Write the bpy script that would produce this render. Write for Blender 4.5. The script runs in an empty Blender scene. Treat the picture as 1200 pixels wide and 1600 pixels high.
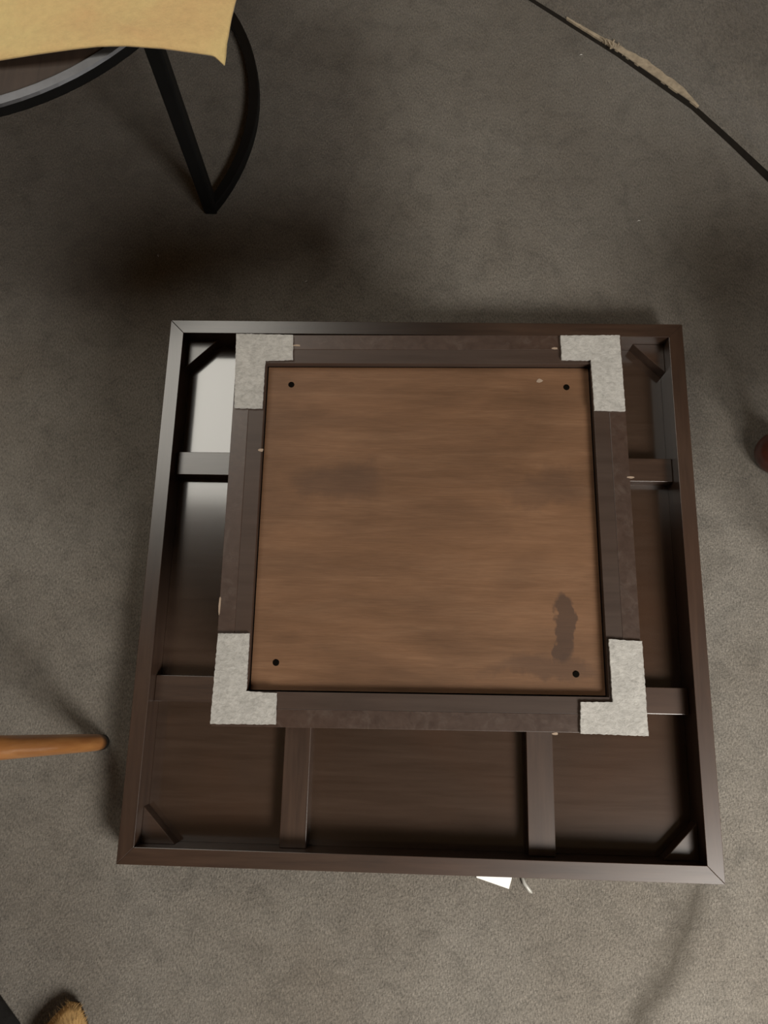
import bpy, bmesh, math, random
from mathutils import Vector, Matrix, Euler
random.seed(7)
scene = bpy.context.scene
COL = scene.collection

# ------------------------------------------------------------------ camera
cam_d = bpy.data.cameras.new('camera')
cam = bpy.data.objects.new('camera', cam_d)
COL.objects.link(cam)
cam.location = (-0.0207, -0.1842, 1.2519)
cam.rotation_euler = (0.238, 0.0286, 0.0244)
cam_d.sensor_fit = 'VERTICAL'
cam_d.sensor_height = 36.0
cam_d.lens = 1150.0 / 1600.0 * 36.0
cam_d.clip_start = 0.02
scene.camera = cam

# ------------------------------------------------------------------ world, lights, exposure
world = bpy.data.worlds.new('world')
scene.world = world
world.use_nodes = True
bg = world.node_tree.nodes['Background']
bg.inputs[0].default_value = (1.0, 0.90, 0.78, 1)
bg.inputs[1].default_value = 0.10


def area(name, loc, target, size, power, col, size_y=None):
    d = bpy.data.lights.new(name, 'AREA')
    d.shape = 'RECTANGLE'
    d.size = size
    d.size_y = size_y or size
    d.energy = power
    d.color = col
    o = bpy.data.objects.new(name, d)
    COL.objects.link(o)
    o.location = loc
    o.rotation_euler = (Vector(target) - Vector(loc)).to_track_quat('-Z', 'Y').to_euler()
    return o


area('ceiling_panel_lamp', (-1.27, 1.38, 2.38), (-1.27, 1.38, 0), 1.1, 24, (1.0, 0.96, 0.86), 1.3)
area('standing_lamp', (1.45, -1.75, 1.9), (0.85, -1.05, 0), 1.0, 50, (1.0, 0.96, 0.89)).data.spread = math.radians(100)
scene.view_settings.view_transform = 'Standard'
scene.view_settings.look = 'None'
scene.view_settings.gamma = 1.0
scene.view_settings.use_curve_mapping = False
scene.view_settings.exposure = 0.0


# ------------------------------------------------------------------ node helper
class NT:
    def __init__(self, name):
        self.m = bpy.data.materials.new(name)
        self.m.use_nodes = True
        self.t = self.m.node_tree
        self.n = self.t.nodes
        self.b = self.n['Principled BSDF']
        self.tc = self.n.new('ShaderNodeTexCoord')

    def link(self, a, b):
        self.t.links.new(a, b)

    def setv(self, sock, v):
        if isinstance(v, bpy.types.NodeSocket):
            self.link(v, sock)
        else:
            sock.default_value = v

    def mapping(self, scale=(1, 1, 1), rot=(0, 0, 0), src='Object', loc=(0, 0, 0)):
        mp = self.n.new('ShaderNodeMapping')
        mp.inputs['Scale'].default_value = scale
        mp.inputs['Rotation'].default_value = rot
        mp.inputs['Location'].default_value = loc
        self.link(self.tc.outputs[src], mp.inputs['Vector'])
        return mp.outputs[0]

    def noise(self, vec, scale, detail=4, rough=0.55, dist=0.0):
        x = self.n.new('ShaderNodeTexNoise')
        self.link(vec, x.inputs['Vector'])
        x.inputs['Scale'].default_value = scale
        x.inputs['Detail'].default_value = detail
        x.inputs['Roughness'].default_value = rough
        x.inputs['Distortion'].default_value = dist
        return x.outputs['Fac']

    def ramp(self, fac, stops):
        x = self.n.new('ShaderNodeValToRGB')
        self.link(fac, x.inputs[0])
        e = x.color_ramp.elements
        while len(e) < len(stops):
            e.new(0.5)
        for el, (p, c) in zip(e, stops):
            el.position = p
            el.color = (c[0], c[1], c[2], 1) if not isinstance(c, (int, float)) else (c, c, c, 1)
        return x.outputs[0]

    def mix(self, fac, a, b, mode='MIX'):
        x = self.n.new('ShaderNodeMix')
        x.data_type = 'RGBA'
        x.blend_type = mode
        self.setv(x.inputs[0], fac)
        self.setv(x.inputs[6], a if isinstance(a, bpy.types.NodeSocket) else (*a, 1))
        self.setv(x.inputs[7], b if isinstance(b, bpy.types.NodeSocket) else (*b, 1))
        return x.outputs[2]

    def math(self, op, a, b=0.0, c=0.0, clamp=False):
        x = self.n.new('ShaderNodeMath')
        x.operation = op
        x.use_clamp = clamp
        self.setv(x.inputs[0], a)
        self.setv(x.inputs[1], b)
        self.setv(x.inputs[2], c)
        return x.outputs[0]

    def bump(self, h, strength=0.3, dist=0.002):
        x = self.n.new('ShaderNodeBump')
        x.inputs['Strength'].default_value = strength
        x.inputs['Distance'].default_value = dist
        self.link(h, x.inputs['Height'])
        self.link(x.outputs[0], self.b.inputs['Normal'])

    def out(self, color=None, rough=0.5, metal=0.0, spec=0.5, coat=0.0, coat_rough=0.2, sheen=0.0):
        if color is not None:
            self.setv(self.b.inputs['Base Color'], color if isinstance(color, bpy.types.NodeSocket) else (*color, 1))
        self.setv(self.b.inputs['Roughness'], rough)
        self.b.inputs['Metallic'].default_value = metal
        self.b.inputs['Specular IOR Level'].default_value = spec
        self.b.inputs['Coat Weight'].default_value = coat
        self.b.inputs['Coat Roughness'].default_value = coat_rough
        self.b.inputs['Coat IOR'].default_value = 1.8
        self.b.inputs['Sheen Weight'].default_value = sheen
        return self.m


def mat_carpet():
    k = NT('carpet')
    v = k.mapping()
    big = k.noise(v, 3.2, 4, 0.6, 0.4)
    med = k.noise(v, 22, 5, 0.65, 0.6)
    c = k.ramp(big, [(0.30, (0.150, 0.131, 0.108)), (0.70, (0.198, 0.181, 0.156))])
    c = k.mix(0.6, c, k.ramp(med, [(0.28, 0.60), (0.5, 1.0), (0.75, 1.18)]), 'MULTIPLY')
    # short fibres, pulled a little in one direction
    fib = k.noise(k.mapping((1, 0.45, 1), (0, 0, 0.5)), 420, 3, 0.7)
    c = k.mix(0.8, c, k.ramp(fib, [(0.30, 0.42), (0.5, 1.0), (0.72, 1.6)]), 'MULTIPLY')
    # dark streak with wavering edges, mixed into the carpet colour beside the near right corner of the table
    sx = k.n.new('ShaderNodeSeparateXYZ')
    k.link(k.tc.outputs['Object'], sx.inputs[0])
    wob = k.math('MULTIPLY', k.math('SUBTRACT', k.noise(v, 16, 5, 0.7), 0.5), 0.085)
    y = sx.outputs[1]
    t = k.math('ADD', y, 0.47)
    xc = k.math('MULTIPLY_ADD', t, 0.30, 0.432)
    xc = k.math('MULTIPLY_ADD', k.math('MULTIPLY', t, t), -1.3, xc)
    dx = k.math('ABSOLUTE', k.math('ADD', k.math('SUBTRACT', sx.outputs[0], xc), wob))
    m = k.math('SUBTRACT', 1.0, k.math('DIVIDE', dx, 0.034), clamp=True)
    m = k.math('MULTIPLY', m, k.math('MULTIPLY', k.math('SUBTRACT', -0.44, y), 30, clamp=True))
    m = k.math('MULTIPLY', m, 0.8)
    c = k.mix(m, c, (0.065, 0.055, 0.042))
    pile = k.noise(v, 300, 4, 0.7)
    clump = k.noise(v, 40, 4, 0.6)
    h = k.math('MULTIPLY_ADD', clump, 0.8, pile)
    k.bump(h, 0.75, 0.004)
    return k.out(c, 0.95, spec=0.12, sheen=0.25)


def mat_espresso(name, axis, rough=0.30, base=(0.030, 0.0165, 0.0110), lite=(0.056, 0.032, 0.021), scuff=0.0, coat=0.5):
    k = NT(name)
    sc = {'x': (2.2, 30, 30), 'y': (30, 2.2, 30), 'z': (30, 30, 2.2)}[axis]
    g = k.noise(k.mapping(sc), 3.0, 6, 0.65, 0.3)
    big = k.noise(k.mapping(), 4.0, 3)
    c = k.ramp(g, [(0.32, base), (0.72, lite)])
    c = k.mix(k.ramp(big, [(0.45, 0.0), (0.75, 0.4)]), c, (0.065, 0.028, 0.014))
    r = rough
    if scuff:
        s = k.noise(k.mapping((1, 1, 1), (0, 0, 0.6)), 38, 6, 0.75, 1.0)
        sm = k.ramp(s, [(0.52, 0.0), (0.85, scuff)])
        c = k.mix(sm, c, (0.20, 0.165, 0.14))
        r = k.math('MULTIPLY_ADD', g, 0.15, rough - 0.05)
    k.bump(g, 0.08, 0.001)
    return k.out(c, r, spec=0.5, coat=coat, coat_rough=max(0.10, rough - 0.10))


def mat_plywood():
    k = NT('stained_plywood')
    g = k.noise(k.mapping((1.0, 9, 1)), 7, 7, 0.62, 0.8)
    w = k.n.new('ShaderNodeTexWave')
    w.wave_type = 'BANDS'
    w.bands_direction = 'Y'
    k.link(k.mapping((1.6, 5.0, 1), (0, 0, 0.05)), w.inputs['Vector'])
    w.inputs['Scale'].default_value = 1.1
    w.inputs['Distortion'].default_value = 9
    w.inputs['Detail'].default_value = 3
    w.inputs['Detail Scale'].default_value = 0.8
    big = k.noise(k.mapping((1, 1.8, 1)), 5.5, 4, 0.5, 0.7)
    fine = k.noise(k.mapping((6, 120, 6)), 8, 3, 0.6)
    c = k.ramp(g, [(0.28, (0.160, 0.082, 0.041)), (0.5, (0.185, 0.096, 0.050)), (0.75, (0.225, 0.122, 0.066))])
    c = k.mix(0.3, c, k.ramp(w.outputs['Fac'], [(0.2, 0.85), (0.8, 1.08)]), 'MULTIPLY')
    c = k.mix(0.75, c, k.ramp(big, [(0.32, 0.62), (0.6, 1.08)]), 'MULTIPLY')
    c = k.mix(0.5, c, k.ramp(fine, [(0.3, 0.75), (0.7, 1.15)]), 'MULTIPLY')
    # dark stain blotch with a ragged left edge near one screw
    sx = k.n.new('ShaderNodeSeparateXYZ')
    k.link(k.tc.outputs['Object'], sx.inputs[0])
    nb = k.math('MULTIPLY', k.math('SUBTRACT', k.noise(k.mapping((1, 0.7, 1)), 26, 4, 0.6), 0.5), 0.055)

    def blot(x0, y0, rx, ry, hard=1.0):
        ex = k.math('DIVIDE', k.math('ADD', k.math('SUBTRACT', sx.outputs[0], x0), nb), rx)
        ey = k.math('DIVIDE', k.math('ADD', k.math('SUBTRACT', sx.outputs[1], y0), nb), ry)
        dd = k.math('ADD', k.math('MULTIPLY', ex, ex), k.math('MULTIPLY', ey, ey))
        return k.math('MULTIPLY', k.math('SUBTRACT', 1.3, dd), hard, clamp=True)
    s1 = k.math('MULTIPLY', blot(0.143, -0.118, 0.013, 0.034, 2.5), 0.75)
    s2 = k.math('MULTIPLY', blot(0.125, -0.160, 0.062, 0.013), 0.45)
    s3 = k.math('MULTIPLY', blot(-0.10, 0.045, 0.055, 0.026), 0.42)
    s4 = k.math('MULTIPLY', blot(0.135, 0.040, 0.05, 0.02), 0.30)
    for s in (s1, s2, s3, s4):
        c = k.mix(s, c, (0.055, 0.033, 0.024))
    k.bump(fine, 0.1, 0.0006)
    return k.out(c, 0.55, spec=0.35)


def mat_plain(name, col, rough=0.5, metal=0.0, spec=0.5, vary=0.15, scale=30, bump=0.0, coat=0.0):
    k = NT(name)
    n = k.noise(k.mapping(), scale, 4, 0.6)
    a = tuple(max(0, x * (1 - vary)) for x in col)
    b = tuple(x * (1 + vary) for x in col)
    c = k.ramp(n, [(0.3, a), (0.7, b)])
    if bump:
        k.bump(n, bump, 0.002)
    return k.out(c, rough, metal, spec, coat)


def mat_felt():
    k = NT('grey_felt')
    n1 = k.noise(k.mapping((1, 1.5, 1), (0, 0, 0.6)), 170, 5, 0.75, 0.5)
    n2 = k.noise(k.mapping(), 40, 4, 0.6, 1.0)
    c = k.ramp(n1, [(0.25, (0.32, 0.31, 0.285)), (0.5, (0.48, 0.465, 0.435)), (0.8, (0.62, 0.605, 0.57))])
    c = k.mix(0.6, c, k.ramp(n2, [(0.3, 0.78), (0.7, 1.1)]), 'MULTIPLY')
    k.bump(n1, 0.6, 0.0016)
    return k.out(c, 0.95, spec=0.1, sheen=0.3)


def mat_cloth():
    k = NT('yellow_suede_cloth')
    n = k.noise(k.mapping(), 9, 5, 0.6, 0.5)
    f = k.noise(k.mapping(), 90, 4, 0.65)
    c = k.ramp(n, [(0.3, (0.80, 0.54, 0.25)), (0.7, (0.82, 0.64, 0.29))])
    c = k.mix(0.5, c, k.ramp(f, [(0.3, 0.85), (0.75, 1.12)]), 'MULTIPLY')
    k.bump(k.math('MULTIPLY_ADD', k.noise(k.mapping(), 28, 3, 0.5, 1.0), 1.2, f), 0.5, 0.003)
    return k.out(c, 0.8, spec=0.2, sheen=0.2)


def mat_turned(name, dark, lite, axis='z', rough=0.35):
    k = NT(name)
    sc = (20, 20, 1.5) if axis == 'z' else (20, 1.5, 20)
    g = k.noise(k.mapping(sc), 4, 6, 0.6, 0.5)
    c = k.ramp(g, [(0.3, dark), (0.7, lite)])
    k.bump(g, 0.08, 0.001)
    return k.out(c, rough, spec=0.5, coat=0.3, coat_rough=0.25)


M = {
    'wall': mat_plain('beige_wall', (0.42, 0.29, 0.18), 0.9, vary=0.04, scale=3),
    'ceiling': mat_plain('off_white_ceiling', (0.52, 0.43, 0.33), 0.9, vary=0.03, scale=3),
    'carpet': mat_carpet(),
    'wood_x': mat_espresso('espresso_wood_grain_across', 'x', 0.36, coat=0.5),
    'wood_y': mat_espresso('espresso_wood_grain_along', 'y', 0.36, coat=0.5),
    'wood_z': mat_espresso('espresso_wood_upright', 'z', 0.42, (0.045, 0.026, 0.019), (0.070, 0.043, 0.032), scuff=0.35, coat=0.3),
    'under': mat_espresso('espresso_veneer_underside', 'x', 0.22, (0.034, 0.020, 0.0135), (0.050, 0.031, 0.022), coat=0.75),
    'cleat': mat_espresso('espresso_cleat', 'x', 0.5, (0.040, 0.024, 0.017), (0.062, 0.040, 0.030), coat=0.1),
    'ply': mat_plywood(),
    'felt': mat_felt(),
    'screw': mat_plain('dark_screw', (0.004, 0.003, 0.002), 0.9, spec=0.05),
    'black': mat_plain('black_metal', (0.006, 0.006, 0.006), 0.55, 0.0, 0.25),
    'rim': mat_plain('black_metal_rim_highlight', (0.16, 0.165, 0.18), 0.35, 0.8, 0.5),  # lighter grey paints the highlight on top of the black rim
    'top': mat_turned('dark_brown_tabletop', (0.030, 0.017, 0.011), (0.060, 0.036, 0.025), 'y', 0.8),
    'cloth': mat_cloth(),
    'oak': mat_turned('honey_wood', (0.25, 0.095, 0.028), (0.42, 0.19, 0.06)),
    'rubber': mat_plain('dark_foot_pad', (0.018, 0.012, 0.008), 0.7),
    'red': mat_turned('dark_red_wood', (0.045, 0.010, 0.006), (0.080, 0.018, 0.009)),
    'paper': mat_plain('white_paper', (0.85, 0.84, 0.80), 0.7, vary=0.03),
    'tape': mat_plain('clear_grey_tape', (0.33, 0.32, 0.29), 0.3, vary=0.1),
    'fray': mat_plain('pale_frayed_backing', (0.40, 0.33, 0.24), 0.9, vary=0.3, scale=70, bump=0.3),
    'backing': mat_plain('shaded_carpet_backing', (0.020, 0.015, 0.010), 0.9, vary=0.3, scale=60),  # near-black colour paints the shade on the lifted edge's face
    'suede': mat_plain('tan_suede', (0.42, 0.26, 0.10), 0.9, vary=0.3, scale=60, bump=0.6),
    'sole': mat_plain('dark_sole', (0.03, 0.02, 0.014), 0.8),
    'bag': mat_plain('black_fabric', (0.010, 0.009, 0.008), 0.85, vary=0.3, scale=120, bump=0.4),
    'chip': mat_plain('bare_wood_chip', (0.36, 0.27, 0.20), 0.8),
}


# ------------------------------------------------------------------ mesh helpers
def new_mesh(name, bm):
    bmesh.ops.recalc_face_normals(bm, faces=bm.faces[:])
    me = bpy.data.meshes.new(name)
    bm.to_mesh(me)
    bm.free()
    return me


def obj(name, bm, mat, parent=None, loc=(0, 0, 0), rot=(0, 0, 0), smooth=False, bevel=0.0, segs=2):
    me = bm if isinstance(bm, bpy.types.Mesh) else new_mesh(name, bm)
    if not me.materials:
        me.materials.append(mat)
    if smooth:
        for p in me.polygons:
            p.use_smooth = True
    o = bpy.data.objects.new(name, me)
    COL.objects.link(o)
    o.location = loc
    o.rotation_euler = rot
    o.parent = parent
    if bevel:
        b = o.modifiers.new('bevel', 'BEVEL')
        b.width = bevel
        b.segments = segs
        b.limit_method = 'ANGLE'
    return o


def empty(name, loc, label, cat, group=None, rotz=0.0):
    o = bpy.data.objects.new(name, None)
    o.empty_display_size = 0.05
    COL.objects.link(o)
    o.location = loc
    o.rotation_euler = (0, 0, rotz)
    return tag(o, label, cat, group)


def tag(o, label, cat, group=None):
    o['label'] = label
    o['category'] = cat
    if group:
        o['group'] = group
    return o


def prism(pts, z0, z1, bm=None):
    bm = bm or bmesh.new()
    lo = [bm.verts.new((x, y, z0)) for x, y in pts]
    hi = [bm.verts.new((x, y, z1)) for x, y in pts]
    bm.faces.new(lo[::-1])
    bm.faces.new(hi)
    n = len(pts)
    for i in range(n):
        j = (i + 1) % n
        bm.faces.new((lo[i], lo[j], hi[j], hi[i]))
    return bm


def box(x0, x1, y0, y1, z0, z1, bm=None):
    return prism([(x0, y0), (x1, y0), (x1, y1), (x0, y1)], z0, z1, bm)


def lathe(profile, n=32, bm=None):
    bm = bm or bmesh.new()
    rings = []
    for r, z in profile:
        rings.append([bm.verts.new((r * math.cos(2 * math.pi * i / n), r * math.sin(2 * math.pi * i / n), z)) for i in range(n)])
    for a, b in zip(rings, rings[1:]):
        for i in range(n):
            j = (i + 1) % n
            bm.faces.new((a[i], a[j], b[j], b[i]))
    bm.faces.new(rings[0][::-1])
    bm.faces.new(rings[-1])
    return bm


def tube(path, radii, n=16, bm=None, square=False):
    """swept round (or square) section along a list of points"""
    bm = bm or bmesh.new()
    rings = []
    P = [Vector(p) for p in path]
    for i, p in enumerate(P):
        d = (P[min(i + 1, len(P) - 1)] - P[max(i - 1, 0)]).normalized()
        up = Vector((0, 0, 1)) if abs(d.z) < 0.9 else Vector((0, 1, 0))
        u = d.cross(up).normalized()
        w = u.cross(d).normalized()
        r = radii[i] if isinstance(radii, (list, tuple)) else radii
        if square:
            rings.append([bm.verts.new(p + u * a * r + w * b * r) for a, b in ((-1, -1), (1, -1), (1, 1), (-1, 1))])
        else:
            rings.append([bm.verts.new(p + (u * math.cos(2 * math.pi * k / n) + w * math.sin(2 * math.pi * k / n)) * r) for k in range(n)])
    m = len(rings[0])
    for a, b in zip(rings, rings[1:]):
        for k in range(m):
            j = (k + 1) % m
            bm.faces.new((a[k], a[j], b[j], b[k]))
    bm.faces.new(rings[0][::-1])
    bm.faces.new(rings[-1])
    return bm


# ------------------------------------------------------------------ the floor
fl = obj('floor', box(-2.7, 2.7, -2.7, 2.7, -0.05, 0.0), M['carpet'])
fl['kind'] = 'structure'
fl['label'] = 'worn grey brown carpet covering the floor'
for nm, b in (('wall_left', (-2.7, -2.6, -2.6, 2.6)), ('wall_right', (2.6, 2.7, -2.6, 2.6)), ('wall_back', (-2.7, 2.7, 2.6, 2.7)), ('wall_front', (-2.7, 2.7, -2.7, -2.6))):
    w_ = obj(nm, box(*b, 0.0, 2.45), M['wall'])
    w_['kind'] = 'structure'
ce = obj('ceiling', box(-2.7, 2.7, -2.7, 2.7, 2.45, 2.5), M['ceiling'])
ce['kind'] = 'structure'

# ------------------------------------------------------------------ the upturned coffee table
W, D, T = 0.90, 0.8955, 0.0246
H = 0.068            # rim height above the carpet
PZ = 0.016           # underside of the tabletop, seen between the rails
BZ = 0.041           # top of the support bars
TZ = 0.457           # the foot of the pedestal, now on top
table = empty('coffee_table', (0, 0, 0), 'square dark brown wooden coffee table lying upside down on the carpet', 'table')
x, y, xi, yi = W / 2, D / 2, W / 2 - T, D / 2 - T
obj('tabletop_panel', box(-xi + 0.0003, xi - 0.0003, -yi + 0.0003, yi - 0.0003, 0.001, PZ), M['under'], table)
rails = [
    [(-x, y), (-xi, yi), (xi, yi), (x, y)], [(-x, -y), (x, -y), (xi, -yi), (-xi, -yi)],
    [(-x, -y), (-xi, -yi), (-xi, yi), (-x, y)], [(x, -y), (x, y), (xi, yi), (xi, -yi)]]
for i, pts in enumerate(rails):
    obj('frame_rail', prism(pts, 0.0, H), M['wood_x' if i < 2 else 'wood_y'], table, bevel=0.0007)
# flat support bars in a grid of nine bays
bh = 0.0205
for s in (-1, 1):
    obj('support_bar', box(s * 0.19 - bh, s * 0.19 + bh, -yi + 0.0005, yi - 0.0005, PZ, BZ), M['wood_y'], table, bevel=0.0008)
    for a, b in ((-xi + 0.0005, -0.19 - bh), (-0.19 + bh, 0.19 - bh), (0.19 + bh, xi - 0.0005)):
        obj('support_bar', box(a, b, s * 0.19 - bh, s * 0.19 + bh, PZ, BZ), M['wood_x'], table, bevel=0.0008)
L = 0.054
for sx in (-1, 1):
    for sy in (-1, 1):
        p = [(sx * xi, sy * yi), (sx * (xi - L), sy * yi), (sx * xi, sy * (yi - L))]
        obj('corner_block', prism(p, PZ, PZ + 0.024), M['wood_x'], table, bevel=0.001)
# tall square pedestal: four boards lined by cleats, a closing panel and felt corners
bw, bd, bt, ct = 0.2253, 0.2233, 0.0185, 0.0175
zr = 0.0083


def rotz(pts):
    c, s = math.cos(zr), math.sin(zr)
    return [(c * a - s * b, s * a + c * b) for a, b in pts]


def rpr(x0, x1, y0, y1, z0, z1):
    return prism(rotz([(x0, y0), (x1, y0), (x1, y1), (x0, y1)]), z0, z1)


obj('pedestal_side', rpr(-bw, bw, bd - bt, bd, BZ, TZ), M['wood_z'], table, bevel=0.0004)
obj('pedestal_side', rpr(-bw, bw, -bd, -bd + bt, BZ, TZ), M['wood_z'], table, bevel=0.0004)
obj('pedestal_side', rpr(-bw, -bw + bt, -bd + bt, bd - bt, BZ, TZ), M['wood_z'], table, bevel=0.0004)
obj('pedestal_side', rpr(bw - bt, bw, -bd + bt, bd - bt, BZ, TZ), M['wood_z'], table, bevel=0.0004)
ix, iy = bw - bt, bd - bt
cz0, cz1 = TZ - 0.045, TZ - 0.0003
obj('cleat', rpr(-ix, ix, iy - ct, iy, cz0, cz1), M['cleat'], table, bevel=0.0003)
obj('cleat', rpr(-ix, ix, -iy, -iy + ct, cz0, cz1), M['cleat'], table, bevel=0.0003)
obj('cleat', rpr(-ix, -ix + ct, -iy + ct, iy - ct, cz0, cz1), M['cleat'], table, bevel=0.0003)
obj('cleat', rpr(ix - ct, ix, -iy + ct, iy - ct, cz0, cz1), M['cleat'], table, bevel=0.0003)
jx, jy = ix - ct, iy - ct
panel = obj('pedestal_panel', rpr(-jx + 0.0015, jx - 0.0015, -jy + 0.0015, jy - 0.0015, TZ - 0.021, TZ - 0.009), M['ply'], table)
panel['label'] = 'lighter brown plywood panel with four screw holes'
for hx, hy in ((-0.1601, 0.1613), (0.159, 0.1619), (-0.1593, -0.1571), (0.1581, -0.1616)):
    bm = lathe([(0.0030, -0.002), (0.0036, 0.0003), (0.0032, 0.0005), (0.0016, 0.0003)], 14)
    obj('screw', bm, M['screw'], panel, loc=(hx * 1.008, hy * 1.008, TZ - 0.009), smooth=True)
# felt corner pads, cut a little unevenly
pads = [
    [(-0.2284, 0.2217), (-0.1611, 0.2207), (-0.1594, 0.1896), (-0.1919, 0.1884), (-0.1918, 0.1283), (-0.2239, 0.1286)],
    [(0.1529, 0.2230), (0.2213, 0.2240), (0.2233, 0.1306), (0.1884, 0.1309), (0.1868, 0.1925), (0.1534, 0.1930)],
    [(0.1923, -0.1264), (0.2270, -0.1276), (0.2280, -0.2234), (0.1591, -0.2227), (0.1606, -0.1914), (0.1935, -0.1906)],
    [(-0.2228, -0.1296), (-0.1890, -0.1288), (-0.1885, -0.1889), (-0.1560, -0.1901), (-0.1554, -0.2219), (-0.2237, -0.2230)]]
for pts in pads:
    rp = []
    n = len(pts)
    for i in range(n):
        a, b = Vector(pts[i]), Vector(pts[(i + 1) % n])
        m = max(4, int((b - a).length / 0.0022))
        for q in range(m):
            v = a.lerp(b, q / m)
            j = 0.00035 if q else 0.0
            rp.append((v.x + random.uniform(-j, j), v.y + random.uniform(-j, j)))
    f = obj('felt_pad', prism(rp, TZ, TZ + 0.003), M['felt'], table)
    f['label'] = 'pale grey felt corner pad'
# bare chips knocked off the edges
for cx, cy, cz, sx, sy in ((-0.1905, 0.0785, TZ, 0.0035, 0.0025), (0.2253, 0.0525, TZ, 0.005, 0.0012), (0.134, -0.2235, TZ, 0.004, 0.0016),
                           (0.129, 0.1711, TZ - 0.009, 0.0045, 0.0025), (0.146, 0.208, TZ, 0.005, 0.0016), (-0.156, 0.2085, TZ, 0.006, 0.0014),
                           (-0.224, -0.1, TZ, 0.0016, 0.012)):
    pts = [(cx + sx * math.cos(a) * random.uniform(.6, 1.1), cy + sy * math.sin(a) * random.uniform(.6, 1.1)) for a in [i * math.pi / 4 for i in range(8)]]
    obj('chipped_spot', prism(pts, cz - 0.0008, cz + 0.0003), M['chip'], table)

# ------------------------------------------------------------------ carpet sheet with a lifted, frayed edge
edge = [(-0.50, 1.82), (-0.15, 1.52), (0.21, 1.226), (0.2905, 1.160), (0.383, 1.085), (0.455, 1.020), (0.528, 0.953), (0.595, 0.872), (0.662, 0.786), (0.85, 0.56), (1.10, 0.30), (1.6, -0.1)]
thick = [0.008, 0.008, 0.009, 0.011, 0.012, 0.013, 0.014, 0.016, 0.019, 0.018, 0.014, 0.010]
bm = bmesh.new()
rows = []
nrm = Vector((0.62, 0.78, 0)).normalized()
for (ex, ey), th in zip(edge, thick):
    p = Vector((ex, ey, 0))
    rows.append([bm.verts.new((p.x, p.y, 0.0005)), bm.verts.new((p.x, p.y, th)),
                 bm.verts.new(tuple(p + nrm * 0.02 + Vector((0, 0, th + 0.001)))),
                 bm.verts.new(tuple(p + nrm * 0.10 + Vector((0, 0, 0.006)))),
                 bm.verts.new(tuple(p + nrm * 0.55 + Vector((0, 0, 0.006)))),
                 bm.verts.new(tuple(p + nrm * 0.55 + Vector((0, 0, 0.0005))))])
for a, b in zip(rows, rows[1:]):
    for q in range(6):
        r2 = (q + 1) % 6
        fc = bm.faces.new((a[q], b[q], b[r2], a[r2]))
        fc.material_index = 1 if q == 0 else 0
bm.faces.new(rows[0][::-1])
bm.faces.new(rows[-1])
me = new_mesh('carpet_sheet', bm)
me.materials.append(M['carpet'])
me.materials.append(M['backing'])
sheet = obj('carpet_sheet', me, None)
tag(sheet, 'brown carpet piece with a lifted edge shaded dark, beyond the upturned table', 'carpet')
# the pale frayed strip along it
fe = [(0.285, 1.1645, 0.002), (0.31, 1.144, 0.004), (0.352, 1.110, 0.008), (0.375, 1.092, 0.012), (0.40, 1.070, 0.017), (0.43, 1.043, 0.020), (0.46, 1.016, 0.021), (0.49, 0.988, 0.018), (0.515, 0.966, 0.011), (0.535, 0.945, 0.003)]
bm = bmesh.new()
prev = None
for i in range((len(fe) - 1) * 6 + 1):
    k, t = divmod(i, 6)
    t /= 6
    a, b = fe[min(k, len(fe) - 1)], fe[min(k + 1, len(fe) - 1)]
    px, py, w = (a[q] * (1 - t) + b[q] * t for q in range(3))
    th = 0.0135 + 0.002 * (0.383 < px) * min(1, (px - 0.383) / 0.14)
    p = Vector((px, py, th)) - nrm * random.uniform(-0.0002, 0.0006)
    q = p + nrm * (w * (0.85 + 0.05 * math.sin(i * 1.3) + 0.08 * math.sin(i * 0.47)) + random.uniform(0, 0.0008))
    row = [bm.verts.new(p + Vector((0, 0, -0.004))), bm.verts.new(p), bm.verts.new(q + Vector((0, 0, 0.0012))), bm.verts.new(q + Vector((0, 0, -0.004)))]
    if prev:
        for m in range(4):
            bm.faces.new((prev[m], row[m], row[(m + 1) % 4], prev[(m + 1) % 4]))
    prev = row
obj('frayed_edge', bm, M['fray'], sheet)['label'] = 'pale frayed backing strip'
for i in range(7):
    a = Vector((0.374, 1.098, 0.012)) + Vector((random.uniform(-.012, .012), random.uniform(-.01, .01), 0))
    d = Vector((random.uniform(-.012, .008), random.uniform(.002, .012), random.uniform(.002, .008)))
    obj('loose_tuft', tube([a, a + d * .5 + Vector((.002, 0, .002)), a + d], [0.0022, 0.0016, 0.0006], 6), M['fray'], sheet, smooth=True)

# ------------------------------------------------------------------ round table with C-shaped base
RC = Vector((-0.770, 0.950, 0))
RT, RB, TH = 0.424, 0.424, 0.400
rt = empty('round_table', RC, 'round dark topped table with black metal leg and curved floor bar', 'table')
TO = Vector((0.033, 0.052, 0))      # the top sits a little off the centre of the floor bar
obj('table_top', lathe([(RT - 0.016, TH - 0.016), (RT - 0.016, TH - 0.004)], 96), M['top'], rt, loc=TO)
n = 96
prof = [(RT - 0.018, TH - 0.020), (RT, TH - 0.020), (RT + 0.002, TH - 0.017), (RT + 0.002, TH - 0.003), (RT - 0.001, TH), (RT - 0.015, TH), (RT - 0.018, TH - 0.002)]
bm = bmesh.new()
rings = [[bm.verts.new((r * math.cos(2 * math.pi * i / n), r * math.sin(2 * math.pi * i / n), z)) for r, z in prof] for i in range(n)]
for i in range(n):
    a, b = rings[i], rings[(i + 1) % n]
    for q in range(len(prof)):
        r2 = (q + 1) % len(prof)
        bm.faces.new((a[q], b[q], b[r2], a[r2]))
me = new_mesh('metal_rim', bm)
me.materials.append(M['rim'])
me.materials.append(M['black'])
for pg in me.polygons:
    if abs(pg.normal.z) < 0.6:
        pg.material_index = 1
obj('metal_rim', me, None, rt, loc=TO)
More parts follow.
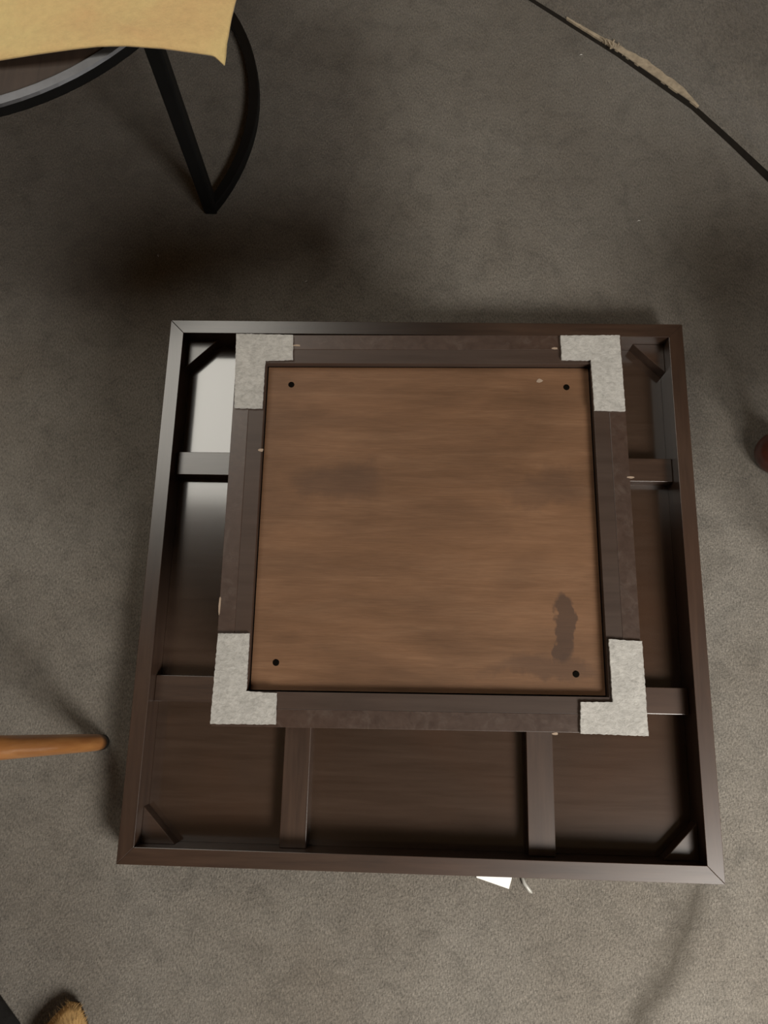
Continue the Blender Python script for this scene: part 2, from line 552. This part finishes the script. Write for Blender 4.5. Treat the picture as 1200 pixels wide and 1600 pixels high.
A0 = math.atan2(0.719 - RC.y, -0.411 - RC.x)
for k in range(3):
    a = A0 + k * 2 * math.pi / 3
    px, py = (RB - 0.004) * math.cos(a), (RB - 0.004) * math.sin(a)
    tx, ty = (px + 0.013, py) if k == 0 else (TO.x + 0.408 * math.cos(a), TO.y + 0.408 * math.sin(a))
    obj('leg', tube([(px, py, 0.0), (px * .95 + tx * .05, py * .95 + ty * .05, 0.02), (tx, ty, TH - 0.004 if k == 0 else TH - 0.018)], 0.0125, square=True), M['black'], rt, bevel=0.004, segs=3)
arc = []
for i in range(65):
    a = A0 + (4 * math.pi / 3) * i / 64
    arc.append((RB * math.cos(a), RB * math.sin(a), 0.0105))
obj('floor_bar', tube(arc, 0.0100, square=True), M['black'], rt, bevel=0.002)

# ------------------------------------------------------------------ yellow cloth on the round table
# border points measured on the cloth, in plan: near edge then right edge
near = [(-1.02, 0.652), (-0.80, 0.662), (-0.70, 0.664), (-0.613, 0.6685), (-0.53, 0.679), (-0.47, 0.688), (-0.4312, 0.6905), (-0.38, 0.6885), (-0.334, 0.683), (-0.31, 0.680), (-0.2945, 0.6745)]
far = [(-1.00, 1.24), (-0.80, 1.26), (-0.70, 1.265), (-0.60, 1.265), (-0.52, 1.26), (-0.46, 1.25), (-0.41, 1.24), (-0.36, 1.23), (-0.32, 1.225), (-0.285, 1.22), (-0.262, 1.22)]
NU, NV = 60, 40


def lerp_list(pts, t):
    q = t * (len(pts) - 1)
    i = min(int(q), len(pts) - 2)
    return Vector(pts[i]).lerp(Vector(pts[i + 1]), q - i)


bm = bmesh.new()
grid = []
for i in range(NU + 1):
    u = i / NU
    col = []
    for j in range(NV + 1):
        v = (j / NV)
        p = lerp_list(near, u).lerp(lerp_list(far, u), v)
        if u > 0.9:
            p.x += 0.014 * math.sin(v * math.pi) * (u - 0.9) * 10
        dist = (Vector((p.x, p.y, 0)) - RC - TO).length - RT
        z = TH + 0.0035
        if dist > 0:
            z -= 0.35 * dist * dist + 0.02 * dist
        z += 0.0022 * math.sin(p.x * 21 + p.y * 9) + 0.0016 * math.sin(p.y * 33 - p.x * 11) + 0.0022
        dn = (p - lerp_list(near, u)).length
        z += 0.0038 * math.exp(-((dn - 0.024) / 0.006) ** 2) + 0.0012 * math.exp(-(dn / 0.005) ** 2)
        if u > 0.93 and v < 0.12:
            z -= 0.010 * (u - 0.93) / 0.07 * (1 - v / 0.12)
        col.append(bm.verts.new((p.x, p.y, z)))
    grid.append(col)
for i in range(NU):
    for j in range(NV):
        bm.faces.new((grid[i][j], grid[i + 1][j], grid[i + 1][j + 1], grid[i][j + 1]))
cl = obj('cloth', bm, M['cloth'], smooth=True)
so = cl.modifiers.new('thickness', 'SOLIDIFY')
so.thickness = 0.003
so.offset = 1
tag(cl, 'yellow tan suede-like cloth lying over the round table', 'cloth')

# ------------------------------------------------------------------ chair with honey coloured legs, at left
ch = empty('wooden_chair', (-0.72, -0.45, 0), 'wooden chair with tapered honey brown leg beside the upturned table', 'chair')
foot = [Vector((-0.518, -0.279, 0)), Vector((-0.72, -0.53, 0)), Vector((-0.97, -0.279, 0)), Vector((-0.97, -0.53, 0))]
head = [Vector((-0.548, -0.262, 0.43)), Vector((-0.70, -0.52, 0.43)), Vector((-0.95, -0.262, 0.43)), Vector((-0.95, -0.52, 0.43))]
O = Vector(ch.location)
for i, (a, b) in enumerate(zip(foot, head)):
    pth = [a.lerp(b, t) - O for t in (0.02, 0.06, 0.12, 0.3, 0.6, 1.0)]
    rad = [0.0125, 0.0132, 0.0136, 0.0142, 0.0152, 0.0165]
    if i > 1:
        pth.append(b + Vector((-0.03, 0, 0.40)) - O)
        rad.append(0.012)
    lg = obj('leg', tube(pth, rad, 20), M['oak'], ch, smooth=True)
    obj('foot_pad', tube([a - O, a.lerp(b, 0.021) - O], [0.0125, 0.0130], 20), M['rubber'], lg)
for a, b in ((0, 1), (2, 3)):
    obj('stretcher', tube([foot[a].lerp(head[a], 0.67) - O, foot[b].lerp(head[b], 0.67) - O], 0.008, 14), M['oak'], ch, smooth=True)
obj('seat', prism([(-0.985 - O.x, -0.235 - O.y), (-0.985 - O.x, -0.545 - O.y), (-0.69 - O.x, -0.545 - O.y), (-0.545 - O.x, -0.235 - O.y)], 0.43, 0.455), M['oak'], ch, bevel=0.01, segs=3)
obj('backrest', box(-0.985 - O.x, -0.965 - O.x, -0.52 - O.y, -0.262 - O.y, 0.68, 0.80), M['oak'], ch, bevel=0.006, segs=3)

# ------------------------------------------------------------------ stool with dark red turned legs, at right
st = empty('turned_stool', (0.76, 0.09, 0), 'dark red brown turned wooden foot of a stool at the right edge', 'stool')
prof = [(0.020, 0.0), (0.030, 0.004), (0.036, 0.016), (0.0375, 0.028), (0.034, 0.042), (0.024, 0.054), (0.018, 0.060), (0.022, 0.068), (0.018, 0.078), (0.020, 0.16), (0.024, 0.22), (0.018, 0.27), (0.022, 0.30), (0.022, 0.40)]
lm = None
for px, py in ((0.6125, 0.228), (0.70, -0.06), (0.90, 0.228), (0.90, -0.06)):
    if lm is None:
        o = obj('leg', lathe(prof, 28), M['red'], st, loc=(px - 0.76, py - 0.09, 0), smooth=True)
        lm = o.data
    else:
        obj('leg', lm, M['red'], st, loc=(px - 0.76, py - 0.09, 0))
obj('seat', prism([(-0.085, -0.175), (0.17, -0.175), (0.17, 0.165), (-0.175, 0.165)], 0.40, 0.43), M['red'], st, bevel=0.008, segs=3)

# ------------------------------------------------------------------ small things on the carpet
bm = prism([(0.093, -0.4485), (0.0945, -0.4645), (0.1443, -0.4790), (0.1485, -0.4655), (0.152, -0.4485)], 0.0003, 0.0012)
tag(obj('paper_tag', bm, M['paper']), 'white paper corner peeking out from under the table frame', 'paper')
bm = tube([(0.1625, -0.4560, 0.004), (0.168, -0.470, 0.0045), (0.1765, -0.4805, 0.003), (0.180, -0.4835, 0.002)], [0.0022, 0.003, 0.0032, 0.001], 8)
tag(obj('plastic_strip', bm, M['tape'], smooth=True), 'small grey plastic strip on carpet right of the white paper', 'strip')

# tan slipper and black bag at the near left corner
sl = empty('slipper', (-0.528, -0.783, 0), 'fuzzy tan slipper toe at the bottom left corner', 'slipper', rotz=-0.12)
bm = bmesh.new()
secs = [(-0.12, 0.034, 0.060), (-0.09, 0.040, 0.066), (-0.04, 0.042, 0.066), (0.01, 0.046, 0.062), (0.05, 0.047, 0.054), (0.085, 0.039, 0.046), (0.106, 0.028, 0.038), (0.122, 0.0155, 0.030), (0.131, 0.006, 0.020)]
prev = None
for yy, hw, hh in secs:
    row = [bm.verts.new((hw * math.copysign(abs(math.cos(a)) ** 0.8, math.cos(a)), yy, 0.012 + max(0, hh - 0.012) * math.sin(a))) for a in [math.pi * i / 14 for i in range(15)]]
    if prev:
        for i in range(14):
            bm.faces.new((prev[i], prev[i + 1], row[i + 1], row[i]))
        bm.faces.new((prev[0], row[0], row[14], prev[14]))
    else:
        bm.faces.new(row)
    prev = row
bm.faces.new(prev[::-1])
obj('upper', bm, M['suede'], sl, smooth=True)
pts = [(hw * 0.8, yy - 0.004) for yy, hw, hh in secs] + [(-hw * 0.8, yy - 0.004) for yy, hw, hh in secs[::-1]]
obj('sole', prism(pts, 0.0, 0.0125), M['sole'], sl)
bm = bmesh.new()
for i in range(260):
    k = random.uniform(4, 8)
    q = min(int(k), 7)
    t = k - q
    a = random.uniform(0.1, math.pi - 0.1)
    yy, hw, hh = (secs[q][m] * (1 - t) + secs[q + 1][m] * t for m in range(3))
    p = Vector((hw * math.cos(a), yy, 0.012 + max(0, hh - 0.012) * math.sin(a)))
    d = Vector((math.cos(a) * 0.7 + random.uniform(-.5, .5), 0.8 + random.uniform(-.3, .4), math.sin(a) * 0.5)).normalized() * random.uniform(0.005, 0.012)
    s = Vector((0.0005, 0, 0.0003))
    va = [bm.verts.new(p - s), bm.verts.new(p + s), bm.verts.new(p + Vector((0, 0.0005, 0.0004))), bm.verts.new(p + d)]
    for c in ((0, 1, 3), (1, 2, 3), (2, 0, 3)):
        bm.faces.new([va[c2] for c2 in c])
fz = obj('fuzz', bm, M['suede'], sl)
fz['kind'] = 'stuff'

bg_ = empty('black_bag', (-0.709, -0.701, 0), 'black fabric bag corner at the far bottom left', 'bag', rotz=math.radians(45))
bm = box(-0.09, 0.09, -0.075, 0.075, 0.0, 0.10)
bmesh.ops.subdivide_edges(bm, edges=bm.edges[:], cuts=5, use_grid_fill=True)
for v in bm.verts:
    f = 1 - 0.20 * (v.co.z / 0.10) ** 2
    v.co.x *= f
    v.co.y *= f
    v.co.z += 0.006 * math.sin(v.co.x * 40) * (v.co.z > 0.09)
obj('body', bm, M['bag'], bg_, smooth=True, bevel=0.004)
hp = [(-0.03 + 0.03 * math.cos(a), 0.0, 0.095 + 0.05 * math.sin(a)) for a in [math.pi * i / 12 for i in range(13)]]
obj('handle', tube(hp, 0.005, 8), M['bag'], bg_, smooth=True)

# bits of lint lying on the carpet
lint = None
for px, py, a, where in ((-0.222, 0.566, 0.4, 'between black leg foot and upturned table'), (-0.512, 0.62, 1.9, 'left of the black leg foot'), (0.41, 0.70, 0.2, 'beyond the far right table corner'), (0.315, 1.085, 0.1, 'just before the lifted carpet edge')):
    if lint is None:
        lint = tube([(-0.003, 0, 0.001), (0, 0.0008, 0.0014), (0.003, 0, 0.001)], [0.0003, 0.0008, 0.0003], 6)
        lint = new_mesh('lint', lint)
    o = obj('lint', lint, M['paper'], loc=(px, py, 0), rot=(0, 0, a), smooth=True)
    tag(o, 'tiny lint fleck on carpet ' + where, 'lint', 'lint flecks on the carpet')
